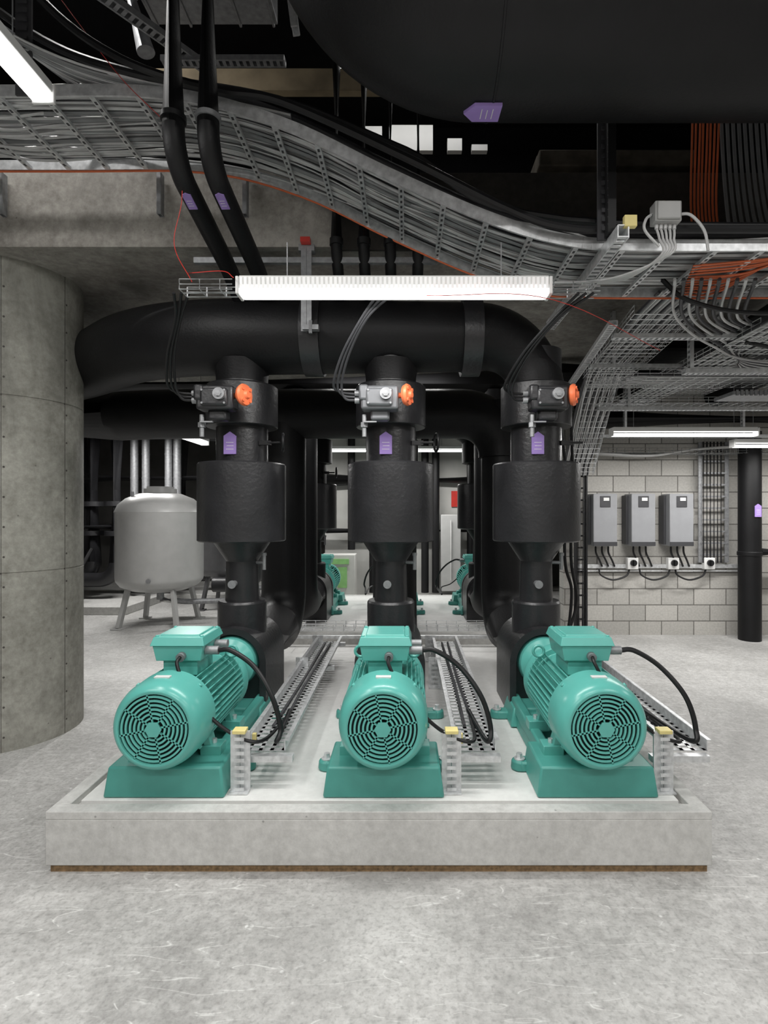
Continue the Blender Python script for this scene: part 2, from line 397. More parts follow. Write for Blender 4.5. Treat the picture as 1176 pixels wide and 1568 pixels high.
# ------------------------------------------------------------ insulated risers
def arrow_label(g,c,w,h,R=None,name="pipe_label"):
    mb=MB(); c=V(c); pts=[(-w/2,0,-h/2),(w/2,0,-h/2),(w/2,0,h/2-w*0.35),(0,0,h/2),(-w/2,0,h/2-w*0.35)]
    R=R or Matrix.Identity(3)
    mb.prism([c+R@V(p) for p in pts],R@V((0,0.012,0)),0)
    for k in range(3):
        q=-0.28+0.15*k; l=0.30-0.06*(k%2)
        mb.prism([c+R@V(p) for p in ((-w*l,-0.0012,h*q-h*0.010),(w*0.3,-0.0012,h*q-h*0.010),(w*0.3,-0.0012,h*q+h*0.010),(-w*l,-0.0012,h*q+h*0.010))],R@V((0,0.002,0)),1)
    mb.build(name,[M_pur,M_white],g)

def riser(x,y,ztop,front=True,k=1.0):
    g=grp("insulated_riser_pipe",(x,y,1.6*(1-k))); g.scale=(k,k,k); mb=MB()
    mb.lathe([(0.70,0.17),(0.955,0.17),(0.97,0.16),(0.97,0.118),(1.26,0.112)],n=48)
    mb.lathe([(1.25,0.112),(1.27,0.125),(1.385,0.20),(1.40,0.23)],n=48)
    mb.lathe([(1.93,0.18),(2.22,0.18)],n=48)
    mb.lathe([(2.20,0.18),(2.205,0.245),(2.21,0.25),(2.49,0.25),(2.50,0.24),(2.50,0.18),(ztop,0.178)],n=48)
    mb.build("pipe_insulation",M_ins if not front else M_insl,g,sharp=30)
    mb=MB(); mb.lathe([(1.39,0.20),(1.392,0.300),(1.40,0.308),(1.935,0.308),(1.945,0.30),(1.948,0.18)],n=64)
    mb.box((0.0,0.308,1.67),(0.05,0.012,0.54))
    mb.build("flange_jacket",M_insl,g,sharp=30)
    mb=MB(); mb.cyl((-0.02,-0.10,1.10),(-0.02,-0.165,1.10),0.022,n=16); mb.cyl((-0.02,-0.165,1.10),(-0.02,-0.18,1.10),0.028,n=16)
    mb.cyl((0.10,-0.02,1.24),(0.17,-0.05,1.24),0.012,n=10); mb.cyl((0.17,-0.05,1.19),(0.17,-0.05,1.29),0.013,n=10); mb.cyl((0.17,-0.05,1.29),(0.17,-0.05,1.31),0.018,n=10)
    mb.build("drain_fitting",M_galvd,g)
    mb=MB(); mb.cyl((0.15,-0.10,2.085),(0.30,-0.12,2.085),0.008,n=8); mb.box((0.19,-0.1,2.085),(0.08,0.03,0.03))
    if x<0.5: mb.torus((0.32,-0.12,2.085),(1,0.2,0),0.06,0.009,n=24)
    mb.build("valve_handle",M_black,g)
    if front: arrow_label(g,(-0.03,-0.190,2.075),0.085,0.155)
    return g
KR=0.953; RY=3.81
for x in PX: riser(x,RY,2.75,True,KR)
for x in PX2: riser(x,6.95,2.7,False)

# discharge header
def header():
    g=grp("discharge_header_pipe"); mb=MB()
    z=2.796
    path=fillet([(-6.6,6.6,2.82),(-2.9,4.86,2.82),(-1.75,RY,z),(PX[2],RY,z),(PX[2],RY,2.40)],0.58,14)
    rs=[]
    for p in path:
        t=min(1,max(0,(p.x-0.3)/0.55)); rs.append(0.252*(1-t)+0.188*t)
    mb.tube(path,rs,n=56); mb.build("header_insulation",M_ins,g,sharp=50)
    mb=MB()
    for x in (-0.63,0.44): mb.lathe([(-0.065,0.245),(-0.063,0.262),(0.063,0.262),(0.065,0.245)],(x,RY,z),(1,0,0),n=56)
    mb.build("support_band",M_insl,g,sharp=30)
    for x in PX[:2]:
        mb=MB(); mb.lathe([(2.45,0.170),(2.53,0.174),(2.62,0.19)],(x,RY,0),(0,0,1),n=48); mb.build("tee_collar",M_ins,g)
    mb=MB()
    for dx in (-0.018,0.018): mb.bar((-0.63+dx,3.50,2.74),(-0.63+dx,3.50,3.28),0.006,0.03)
    mb.bar((-0.63,3.512,2.74),(-0.63,3.512,3.28),0.036,0.004)
    mb.box((-0.60,3.50,2.76),(0.10,0.05,0.03)); mb.cyl((-0.60,3.48,2.72),(-0.60,3.48,2.80),0.012,n=6)
    mb.box((-0.63,3.53,3.27),(0.10,0.06,0.04))
    mb.bar((-1.35,3.54,3.20),(0.2,3.54,3.20),0.035,0.035)
    mb.build("pipe_hanger",M_galvd,g)
    mb=MB(); mb.box((-0.63,3.48,3.30),(0.06,0.05,0.03)); mb.build("red_cap",M_red,g)
header()
def header2():
    g=grp("suction_header_pipe"); mb=MB()
    for x in PX:
        mb.tube(fillet([(x,4.08,0.60),(x,5.1,0.60),(x,5.1,2.6)],0.32,10),0.20,n=36)
    mb.tube(fillet([(-6.6,6.2,2.45),(-2.3,5.1,2.5),(0.89,5.1,2.5),(0.89,5.1,2.1)],0.4,10),0.225,n=40)
    mb.build("insulation",M_ins,g,sharp=50)
    g=grp("return_header_pipe"); mb=MB()
    mb.tube(fillet([(-6.8,6.95,2.70),(-2,6.95,2.75),(0.95,6.95,2.75),(0.95,6.95,2.2)],0.4,10),0.22,n=40)
    for x in PX2: mb.tube(fillet([(x,6.7,0.60),(x,6.05,0.60),(x,6.05,2.9)],0.3,10),0.21,n=32)
    mb.tube([(-6.5,6.05,2.95),(1.1,6.05,2.95)],0.2,n=32)
    mb.build("insulation",M_ins,g,sharp=50)
header2()

# ------------------------------------------------------------ valve actuators
def actuator(x,dark,kx):
    g=grp("valve_actuator",(x,3.39,2.29)); g.scale=(0.96,0.96,0.96); mb=MB()
    mb.box((0,0,0),(0.235,0.13,0.15)); mb.box((0,-0.07,0),(0.17,0.03,0.11)); mb.box((-0.10,0,0.03),(0.06,0.15,0.10))
    mb.box((0.0,0.03,-0.10),(0.12,0.09,0.07)); mb.cyl((0,0.1,-0.02),(0,0.24,-0.02),0.05,n=20)
    mb.build("housing",M_insl if dark else M_act,g,bevel=0.016)
    mb=MB(); mb.cyl((0.04,-0.08,0.015),(0.04,-0.108,0.015),0.036,n=24); mb.cyl((0.04,-0.1,0.015),(0.04,-0.118,0.015),0.02,n=6)
    mb.cyl((-0.13,0,-0.01),(-0.16,0,-0.01),0.02,n=12); mb.cyl((-0.13,0,0.035),(-0.16,0,0.035),0.02,n=12)
    for sx in (-1,1):
        for sz in (-1,1): mb.cyl((sx*0.07,-0.08,sz*0.04),(sx*0.07,-0.09,sz*0.04),0.007,n=6)
    mb.bar((-0.10,-0.03,-0.15),(-0.02,-0.03,-0.15),0.02,0.008); mb.cyl((-0.10,0,-0.24),(-0.10,0,-0.10),0.014,n=10); mb.cyl((-0.10,0,-0.18),(-0.10,0,-0.15),0.024,n=6)
    mb.build("indicator_and_glands",M_galvd,g)
    mb=MB(); ax=V((0.93,-0.36,0.0)).normalized(); o=V((kx-0.03,-0.02,0.02))
    mb.lathe([(0,0.03),(0.012,0.062),(0.03,0.07),(0.045,0.064),(0.05,0.03),(0.065,0.02)],o,ax,n=28)
    mb.cyl(V((0.1,0,0.02)),o,0.018,n=12)
    for k in range(4):
        a=pi/4+k*pi/2; u,w=frame(ax); mb.cyl(o+ax*0.03+(u*math.cos(a)+w*math.sin(a))*0.05,o+ax*0.055+(u*math.cos(a)+w*math.sin(a))*0.05,0.012,n=8)
    mb.build("hand_knob",M_knob,g)
    mb=MB()
    for k in range(3):
        dz=0.02*k; top=V((0.04-0.04*k+(0.06 if x>-0.5 else 0),-0.57,0.45))
        mb.tube(spl([(-0.15,0,-0.01+dz),(-0.22-0.015*k,-0.02,0.0+dz),(-0.235-0.025*k,-0.08,0.08),(-0.17-0.02*k,-0.25,0.22),(-0.05-0.015*k,-0.45,0.36),tuple(top)],8),0.008,n=8)
    mb.build("cables",M_black if x<-0.5 or x>0.5 else M_cg3,g)
for x,d,k in ((-1.152,True,0.18),(-0.16,False,0.175),(0.865,True,0.155)): actuator(x,d,k)

# ------------------------------------------------------------ luminaires
PW=0.78
def luminaire(c,L,axis='X',power=60,W=0.11,wires=True,ztop=3.3,ribs=False):
    g=grp("fluorescent_luminaire",c,0 if axis=='X' else pi/2); mb=MB()
    mb.box((0,0,0.03),(L,W*0.8,0.045)); mb.box((-L/2-0.008,0,0.003),(0.016,W*0.95,0.088)); mb.box((L/2+0.008,0,0.003),(0.016,W*0.95,0.088))
    mb.build("housing",M_white,g,bevel=0.004)
    if ribs:
        mb=MB(); n=int(L/0.022)
        for i in range(n): mb.box((-L/2+L*(i+0.5)/n,0,0.014),(0.012,W*0.92,0.055))
        mb.build("louvre",M_glow2,g)
    mb=MB(); mb.box((0,0,-0.026),(L,W*0.8,0.028)); mb.build("diffuser",M_glow,g,bevel=0.01)
    if wires:
        mb=MB()
        for s in (-0.35,0.35): mb.cyl((L*s,0,0.05),(L*s,0,ztop-c[2]),0.003,n=6)
        mb.build("suspension_wires",M_galvd,g)
    ld=bpy.data.lights.new("tube_light",'AREA'); ld.shape='RECTANGLE'; ld.size=L*0.98; ld.size_y=W*0.75; ld.energy=power*PW; ld.color=(1.0,0.985,0.96)
    lo=bpy.data.objects.new("tube_light",ld); S.collection.objects.link(lo); lo.parent=g; lo.location=(0,0,-0.043)
    return g
luminaire((-0.06,2.78,2.715),1.53,'X',34,ztop=2.95,ribs=True)
luminaire((-1.67,1.90,3.52),1.3,'Y',30,ztop=ZT)
for x in (-2.6,0.1,2.7):  # unseen luminaires added overhead and behind the camera to light the floor
    luminaire((x,0.7,3.9),1.5,'X',40,ztop=ZT)
    luminaire((x,-1.6,3.7),1.5,'X',70,ztop=ZT)
luminaire((2.9,5.8,2.43),1.5,'X',55)
luminaire((4.40,6.2,2.36),1.5,'X',40)
luminaire((3.6,2.9,2.55),1.2,'Y',20,ztop=2.9)
luminaire((4.6,2.2,3.7),1.5,'X',80,ztop=ZT)  # unseen luminaire added off-frame to light the right side
luminaire((-2.45,6.3,2.45),0.9,'Y',45)
luminaire((-4.7,5.2,2.9),1.5,'X',70)  # unseen luminaire added off-frame to light the left background
luminaire((-4.2,8.6,2.9),1.5,'X',90)
luminaire((-0.2,9.4,2.66),2.3,'X',100)
luminaire((-0.2,5.65,3.2),1.2,'X',20,wires=False)  # hidden luminaire added to light the space between the pump rows
luminaire((-2.6,3.1,4.95),1.5,'X',40,wires=False)  # added lamp, brightens the timber and upper clutter

# ------------------------------------------------------------ cable ladder (main)
LP=[(-4.6,3.76),(-2.2,3.76),(-1.25,3.75),(-0.65,3.60),(-0.1,3.34),(0.4,3.12),(0.8,3.0),(1.2,2.97),(2.4,2.97),(4.6,2.97)]
def lp(y,dz=0,jit=0,n=6):
    return spl([(x,y+(random.uniform(-jit,jit)),z+dz+random.uniform(-jit,jit)*0.4) for x,z in LP],n)
YN,YFr=2.85,3.46
g=grp("cable_ladder_tray"); mb=MB()
for y in (YN,YFr):
    P=lp(y)
    for a,b in zip(P[:-1],P[1:]): mb.bar(a,b,0.012,0.06)
P=lp(YN); Q=lp(YFr)
acc=0;last=P[0];nxt=0.1
for i in range(len(P)-1):
    d=(P[i+1]-P[i]).length
    while nxt<=acc+d:
        t=(nxt-acc)/d; a=P[i].lerp(P[i+1],t); b=Q[i].lerp(Q[i+1],t)
        mb.bar(a+V((0,0,-0.02)),b+V((0,0,-0.02)),0.028,0.018)
        # perforation of the rungs: small dark plugs
        for q in range(1,12): mb.box(a.lerp(b,q/12)+V((0,0,-0.0295)),(0.012,0.022,0.002),m=1)
        nxt+=0.24
    acc+=d
mb.build("rails_and_rungs",[M_galv,M_cg3],g)
mb=MB()
for x,z in ((-2.3,3.72),(-1.9,3.72),(0.99,3.0),(2.3,2.93)):
    zt=ZT
    for dx in (-0.02,0.02): mb.bar((x+dx,2.76,z-0.05),(x+dx,2.76,zt),0.012,0.04)
    k=z
    while k<zt: mb.box((x,2.74,k),(0.05,0.006,0.02)); k+=0.045
mb.build("threaded_hangers",M_cg3,g)
mb=MB()
cols=[0,1,1,2,1,2,0]
for i in range(44):
    y=YN+0.03+(YFr-YN-0.06)*(i/43.0)+random.uniform(-0.012,0.012)
    r=random.choice((0.005,0.007,0.009,0.012))
    mb.tube(lp(y,0.008+r+random.uniform(0,0.05),0.018,5),r,n=6,m=random.choice(cols))
for i in range(7): mb.tube(lp(YN+0.05+i*0.085,0.035,0.05),0.006,n=6,m=1)
mb.tube(lp(YFr+0.005,-0.035,0.0),0.006,n=6,m=3)
for i in range(5): mb.tube(lp(YN+0.1+i*0.1,0.09,0.03),0.03,n=6,m=2)  # thick dark tubes laid on top stand in for shaded gaps between cables
mb.build("cables",[M_cg,M_cg2,M_cg3,M_or],g,sharp=60)

def cables(name,paths,r,m,n=8):
    mb=MB()
    for p in paths: mb.tube(spl(p,8),r,n=n)
    return mb.build(name,m)
cables("black_conduit",[[(-2.1,2.4,4.5),(-1.82,2.74,4.15),(-1.42,2.77,3.86),(-0.95,2.79,3.72),(-0.62,2.79,3.66),(0,2.79,3.38),(0.5,2.79,3.13),(0.8,2.79,3.03),(1.3,2.79,3.02),(3.5,2.79,3.02)],
    [(-2.4,2.5,4.3),(-1.9,2.8,4.02),(-1.4,2.83,3.84),(-0.65,2.83,3.70),(0,2.83,3.44),(0.8,2.83,3.09),(3.5,2.83,3.06)]],0.02,M_black)
ps=[];ps2=[]
for i in range(26):
    o=i*0.027
    (ps if i%3 else ps2).append([(-3.4-0.2*random.random(),1.9+o,4.6-0.2*o),(-2.8+o*0.3,2.1+o,4.35+0.04*random.random()),(-2.3+o*0.4,2.4+o*0.6,4.05),(-1.8+o*0.2,2.75+o*0.6,3.86+0.03*random.random()),(-1.2,2.88+o*0.7,3.80),(-0.6,2.88+o*0.7,3.66)])
cables("cable_sweep",ps,0.008,M_cg,6); cables("cable_sweep",ps2,0.006,M_cg2,6)
ps=[]
for i in range(10):
    o=i*0.05
    ps.append([(-4.2,2.9+o,3.95),(-3.0,2.87+o,3.83+0.05*random.random()),(-2.3,2.9+o,3.70+0.04*random.random()),(-1.9,3.0+o,3.80),(-1.3,3.0+o*0.9,3.80)])
cables("grey_cable_bundle",ps,0.008,M_cg2,6)
ps=[]
for i in range(12):
    o=i*0.012
    ps.append([(1.55+o,3.0+o*3,2.93),(1.9,2.95+o*3,2.93+0.02*random.random()),(2.3,2.93+o,2.99+o),(2.9,2.95+o,3.0)])
for i in range(8):
    ps.append([(1.70+0.022*i,3.3+0.02*(i%2),4.9),(1.70+0.022*i+0.01*random.random(),3.3,4.0),(1.70+0.022*i,3.3,3.3),(1.80+0.03*i,3.25,3.02)])
cables("orange_cable_bundle",ps,0.006,M_or,6)
ps=[]
for i in range(9): ps.append([(1.90+0.035*i,3.35,4.9),(1.90+0.035*i,3.35,4.0),(1.92+0.04*i,3.3,3.3),(1.95+0.06*i,3.2,3.02)])
cables("vertical_cable_bundle",ps,0.010,M_cg,6)

# strut under ladder, junction box
g=grp("strut_support"); mb=MB()
mb.bar((1.0,2.62,2.925),(1.0,3.95,2.925),0.006,0.06); mb.bar((1.05,2.62,2.925),(1.05,3.95,2.925),0.006,0.06)
k=2.63
while k<3.95: mb.box((1.025,k,2.90),(0.05,0.022,0.006)); k+=0.045
mb.bar((1.025,2.62,2.955),(1.025,3.95,2.955),0.05,0.005)
mb.build("channel",M_galv,g)
mb=MB(); mb.box((1.06,2.63,2.975),(0.06,0.03,0.055)); mb.build("yellow_end_cap",M_yel,g,bevel=0.004)
mb=MB(); mb.bar((1.0,2.72,2.96),(1.0,2.72,ZT),0.05,0.04); mb.build("perforated_hanger",M_black,g)
mb=MB(); k=3.0
while k<ZT:
    mb.cyl((0.985,2.699,k),(0.985,2.696,k),0.006,n=8); mb.cyl((1.015,2.699,k),(1.015,2.696,k),0.006,n=8); k+=0.035
mb.build("hanger_holes",M_galvd,g)
g=grp("junction_box"); mb=MB(); mb.box((1.28,2.74,3.07),(0.13,0.07,0.10)); mb.box((1.28,2.70,3.07),(0.115,0.012,0.088)); mb.build("enclosure",M_tank,g,bevel=0.006)
mb=MB()
for i in range(5): mb.cyl((1.235+0.022*i,2.74,3.02),(1.235+0.022*i,2.74,2.995),0.009,n=8)
for i in range(5): mb.tube(spl([(1.235+0.022*i,2.74,3.0),(1.24+0.018*i,2.72,2.94),(1.25+0.01*i,2.72,2.86),(1.15-0.02*i,2.9,2.82),(1.0-0.05*i,3.1,2.88)],6),0.006,n=6)
mb.tube(spl([(1.345,2.74,3.07),(1.40,2.73,3.06),(1.46,2.72,2.98),(1.48,2.72,2.88)],6),0.007,n=6)
mb.tube(spl([(1.215,2.74,3.07),(1.18,2.73,3.04),(1.17,2.72,2.98),(1.24,2.72,2.9)],6),0.007,n=6)
mb.build("box_cables",M_cg2,g)

# wire basket trays
def basket(name,p0,p1,width,side=0.06,m=None,step=0.05,across='X'):
    p0=V(p0);p1=V(p1);d=(p1-p0);L=d.length;d.normalize()
    wv=V({'X':(1,0,0),'Y':(0,1,0),'Z':(0,0,1)}[across]); up=wv.cross(d).normalized()
    if up.z<0: up=-up
    mb=MB(); n=max(2,int(width/step))
    for i in range(n+1): mb.tube([p0+wv*width*i/n,p1+wv*width*i/n],0.0035,n=4)
    for s in (0,1):
        for h in (side/2,side): mb.tube([p0+wv*width*s+up*h,p1+wv*width*s+up*h],0.0035,n=4)
    k=0
    while k<L:
        a=p0+d*k; mb.tube([a+up*side,a,a+wv*width,a+wv*width+up*side],0.0035,n=4); k+=0.1
    return mb.build(name,m or M_galv)
basket("wire_basket_tray",(-1.12,2.74,2.70),(-0.86,2.74,2.70),0.1,0.05,across='Y')
basket("wire_basket_tray",(-0.84,2.86,2.74),(1.0,2.86,2.74),0.1,0.05,across='Y')
basket("wire_basket_tray",(1.50,3.65,2.90),(1.72,5.4,2.90),0.45)
basket("wire_basket_tray",(1.62,4.6,2.72),(4.9,4.6,2.72),0.40,across='Y')
basket("wire_basket_tray",(2.3,3.6,2.80),(2.3,6.6,2.80),0.40)
basket("wire_basket_tray",(1.95,5.6,2.70),(5.5,5.6,2.70),0.35,across='Y')
basket("wire_basket_tray",(1.75,5.35,2.90),(2.02,6.9,2.05),0.30)
basket("wire_basket_tray",(3.2,3.6,3.05),(3.2,6.9,3.05),0.5)
def perf(name,p0,p1,w=0.06,m=None,step=0.04):
    p0=V(p0);p1=V(p1);d=(p1-p0).normalized();L=(p1-p0).length;u,k=frame(d);mb=MB()
    for s in (-1,1):
        mb.bar(p0+u*s*w*0.42,p1+u*s*w*0.42,w*0.16,w*0.5)
    mb.bar(p0+k*w*0.28,p1+k*w*0.28,w*0.9,0.004)
    t=0.0
    while t<L: mb.bar(p0+d*t-k*w*0.2,p0+d*min(L,t+step*0.5)-k*w*0.2,w*0.8,0.004); t+=step
    return mb.build(name,m or M_galv)
perf("perforated_channel",(1.45,3.9,2.83),(2.9,3.9,2.83)); perf("perforated_channel",(1.55,4.7,2.83),(3.4,4.7,2.83))
perf("perforated_channel",(1.9,5.5,2.62),(5.2,5.5,2.62)); perf("perforated_channel",(1.95,6.6,2.50),(5.0,6.6,2.50))
perf("perforated_channel",(1.38,3.7,2.86),(1.62,5.45,2.86)); perf("perforated_channel",(2.10,4.2,2.66),(3.9,4.2,2.66),0.07)
for x,y,z0 in ((1.75,4.7,2.83),(2.75,4.7,2.83),(2.2,3.9,2.83),(2.2,5.5,2.62),(3.6,5.5,2.62),(4.4,5.5,2.62),(2.6,6.6,2.5),(4.0,6.6,2.5),(2.15,4.2,2.66),(2.95,4.2,2.66)):
    perf("perforated_drop_rod",(x,y,z0),(x,y,3.295),0.05)
ps=[];pd=[]
for i in range(16): (ps if i%3 else pd).append([(1.55+0.025*i,3.4,2.95),(1.56+0.024*i,4.0,2.915),(1.72+0.024*i,5.3,2.915),(1.90+0.02*i,6.6,2.25),(1.98+0.018*i,6.9,2.06)])
for i in range(14): (ps if i%3 else pd).append([(2.3+0.028*i,3.3,2.82),(2.34+0.025*i,5,2.82),(2.35+0.025*i,6.5,2.82)])
for i in range(11): (ps if i%3 else pd).append([(1.9,4.62+0.033*i,2.74),(3.2,4.65+0.03*i,2.745),(4.9,4.62+0.033*i,2.74)])
for i in range(10): (pd if i%2 else ps).append([(1.5+0.05*i,3.1,2.90),(1.75+0.05*i,3.6,2.86),(2.2+0.05*i,4.0,2.80+0.01*i),(2.8,4.3+0.03*i,2.76),(4.4,4.4+0.03*i,2.74)])
cables("tray_cables",ps,0.009,M_cg2,6); cables("tray_cables",pd,0.011,M_cg3,6)
cables("black_hose",[[(1.5,3.3,3.0),(1.7,3.3,2.85),(2.2,3.35,2.80),(3.2,3.3,2.86)],[(2.2,3.6,2.7),(2.6,3.55,2.62),(3.2,3.6,2.72)]],0.014,M_black)
g=grp("ventilation_grille"); mb=MB(); mb.box((3.05,4.9,2.62),(0.5,0.3,0.03)); 
for i in range(12): mb.box((2.83+i*0.04,4.745,2.62),(0.02,0.01,0.05))
mb.build("grille",M_galvd,g)
g=grp("soffit_pipe_run"); mb=MB()
mb.tube([(1.5,6.2,3.12),(6.4,6.2,3.12)],0.15,n=24); mb.tube([(2.3,5.2,3.1),(6.4,5.2,3.1)],0.12,n=24); mb.tube([(2.85,3.7,3.14),(2.85,7.2,3.14)],0.11,n=24)
mb.tube([(4.0,3.7,3.1),(4.0,7.2,3.1)],0.14,n=24)
mb.build("insulation",M_ins,g)

# ------------------------------------------------------------ large black pipe top right
g=grp("large_insulated_main_pipe"); mb=MB()
path=fillet([(-0.27,2.3,5.2),(-0.27,2.3,3.65),(6.4,2.3,3.65)],0.60,20)
mb.tube(path,0.36,n=72)
for xx in (0.36,2.1): mb.lathe([(-0.006,0.36),(-0.004,0.363),(0.004,0.363),(0.006,0.36)],(xx,2.3,3.65),(1,0,0),n=72,caps=False)
mb.build("insulation",M_ins,g,sharp=50)
nrm=V((0,math.sin(math.radians(8)),-math.cos(math.radians(8))))
upv=V((-1,0,0)); side=nrm.cross(upv).normalized()
Rl=Matrix((side,-nrm,upv)).transposed()
arrow_label(g,V((0.32,2.3,3.65))+nrm*0.368,0.12,0.155,Rl)

# ------------------------------------------------------------ twin black pipes
for x,xe in ((-1.124,-1.10),(-0.956,-0.925)):
    g=grp("insulated_drop_pipe"); mb=MB()
    mb.tube(fillet([(x,2.68,5.2),(x,2.68,3.30),(xe,3.50,3.10),(xe,3.8,2.95)],0.16,10),0.052,n=28); mb.build("insulation",M_ins,g,sharp=50)
    mb=MB(); mb.lathe([(-0.012,0.052),(-0.012,0.060),(0.012,0.060),(0.012,0.052)],(x,2.68,3.50),(0,0,1),n=28,caps=False); mb.build("pipe_clamp",M_galvd if x>-1 else M_black,g)
    d=(V((xe,3.50,3.10))-V((x,2.68,3.30))).normalized()
    n=V((0,-0.25,-1)); n=(n-d*n.dot(d)).normalized(); side=n.cross(d).normalized()
    Rl=Matrix((-side,-n,-d)).transposed()
    arrow_label(g,V((x,2.68,3.30))+d*0.2+n*0.053,0.045,0.11,Rl)
for i,px in enumerate((-0.44,-0.267,-0.10,0.075)):
    g=grp("insulated_branch_pipe"); mb=MB()
    mb.tube(fillet([(px,3.50,4.6),(px,3.50,3.22),(px,3.75,3.05)],0.1,8),0.036,n=20); mb.build("insulation",M_ins,g,sharp=50)
    mb=MB(); mb.lathe([(0,0.036),(0,0.043),(0.04,0.043),(0.04,0.036)],(px,3.50,3.28),(0,0,1),n=20,caps=False); mb.build("collar",M_black,g)

# beam brackets and top-left clutter
for x in (-2.56,-1.56,-1.02):
    perf("hanger_bracket",(x,3.52,3.48),(x,3.52,3.74),0.05,M_galvd)
perf("perforated_rail",(-1.45,3.3,4.28),(-0.72,3.3,4.28),0.06,M_galvd)
g=grp("timber_formwork_beam"); mb=MB(); mb.box((-0.9,3.75,4.50),(1.6,0.06,0.15)); mb.build("timber",M_wood,g,bevel=0.004)
g=grp("ventilation_duct"); mb=MB(); mb.box((-1.15,3.2,4.62),(0.75,0.3,0.16))
for k in (-1.5,-1.3,-1.0,-0.8): mb.box((k,3.2,4.62),(0.015,0.32,0.18))
mb.build("sheet_metal",M_galvd,g,bevel=0.004)
g=grp("lagged_steel_pipe"); mb=MB(); mb.tube([(-1.75,3.2,5.2),(-1.5,3.2,4.25)],0.05,n=20); mb.lathe([(0,0.055),(0.03,0.055)],(-1.6,3.2,4.62),(0.25,0,-0.95),n=20); mb.build("pipe",M_galvd,g)
perf("perforated_rail",(-2.35,1.9,4.3),(-1.2,3.4,4.3),0.07,M_galvd)
perf("diagonal_brace",(-0.72,3.0,5.1),(-0.60,3.0,4.2),0.07,M_galv)
g=grp("pale_lit_patches"); mb=MB()  # white boxes stand in for lit back wall showing through gaps
for x0,x1,z0,z1 in ((-0.36,-0.20,4.70,4.78),(-0.14,0.22,4.58,4.79),(0.34,0.46,4.58,4.68),(0.54,0.67,4.58,4.63)):
    mb.box(((x0+x1)/2,4.6,(z0+z1)/2),(x1-x0,0.05,z1-z0))
mb.build("pale_panels",M_white,g)
g=grp("dim_lit_concrete"); mb=MB(); mb.box((1.55,4.3,4.02),(1.15,0.3,0.5)); mb.box((1.55,4.12,4.2),(1.15,0.1,0.12)); mb.build("dim_lit_block",mat("dim_lit_brown",(0.10,0.088,0.07),0.9,var=0.4),g,bevel=0.01)  # concrete block, its dim lighting put into the dark brown colour
luminaire((0.1,4.2,5.0),1.2,'X',5,wires=False)  # added lamp, weak light for the pale patches
cables("red_wire",[[(-1.9,2.8,4.4),(-1.45,2.78,3.8),(-1.17,2.8,3.5),(-1.13,2.8,3.2),(-1.17,2.8,2.95),(-1.08,2.8,2.76)],[(-1.07,2.72,2.77),(-0.9,2.72,2.78),(-0.84,2.70,2.74)],[(0.1,2.72,2.66),(0.72,2.72,2.64),(1.6,3.5,2.62)]],0.002,M_red,5)

# ------------------------------------------------------------ pump cable trays and posts
for x,dx in ((-0.788,0.10),(0.215,0.13),(1.222,0.16)):
    g=grp("slotted_cable_tray"); mb=MB(); z=0.43; xc=x+dx; w=0.185; y0,y1=2.72,5.0
    mb.box((xc-w/2,(y0+y1)/2,z+0.025),(0.004,y1-y0,0.055)); mb.box((xc+w/2,(y0+y1)/2,z+0.025),(0.004,y1-y0,0.055))
    k=y0
    while k<y1:
        mb.box((xc,k+0.015,z),(w,0.028,0.003)); k+=0.055
    for q in (-0.085,-0.028,0.028,0.085): mb.box((xc+q,(y0+y1)/2,z),(0.018,y1-y0,0.003))
    mb.box((xc-w/2-0.01,(y0+y1)/2,z+0.052),(0.02,y1-y0,0.004)); mb.box((xc+w/2+0.01,(y0+y1)/2,z+0.052),(0.02,y1-y0,0.004))
    mb.build("tray",M_galv,g)
    mb=MB()
    for yy in (2.64,4.2,4.95):
        for s in (-1,1): mb.bar((x+s*0.024,yy,0.274),(x+s*0.024,yy,0.56 if yy<3 else 0.50),0.01,0.045)
        kk=0.29
        while kk<0.55-(0 if yy<3 else 0.06): mb.box((x,yy-0.02,kk),(0.045,0.004,0.016)); kk+=0.034
        mb.box((x,yy,0.278),(0.09,0.08,0.006)); mb.box((x+0.10,yy+0.05,z-0.02),(0.28,0.04,0.03))
    mb.build("support_posts",M_galv,g)
    mb=MB(); mb.box((x,2.635,0.563),(0.062,0.055,0.018)); mb.box((x+0.05,2.70,0.50),(0.02,0.02,0.05)); 
    mb.build("edge_caps",M_yel,g,bevel=0.003)
    mb=MB()
    for q in range(2): mb.tube(spl([(xc-0.03+0.05*q,3.0,z+0.015),(xc-0.02+0.03*q,3.8,z+0.015),(xc-0.03+0.05*q,4.9,z+0.015)],6),0.009,n=8)
    mb.build("tray_cables",M_cg3,g)
basket("cross_cable_tray",(-1.3,5.32,0.46),(1.3,5.32,0.46),0.2,0.06,across='Y')
perf("cross_channel",(-1.35,5.6,0.34),(1.3,5.6,0.34),0.05)

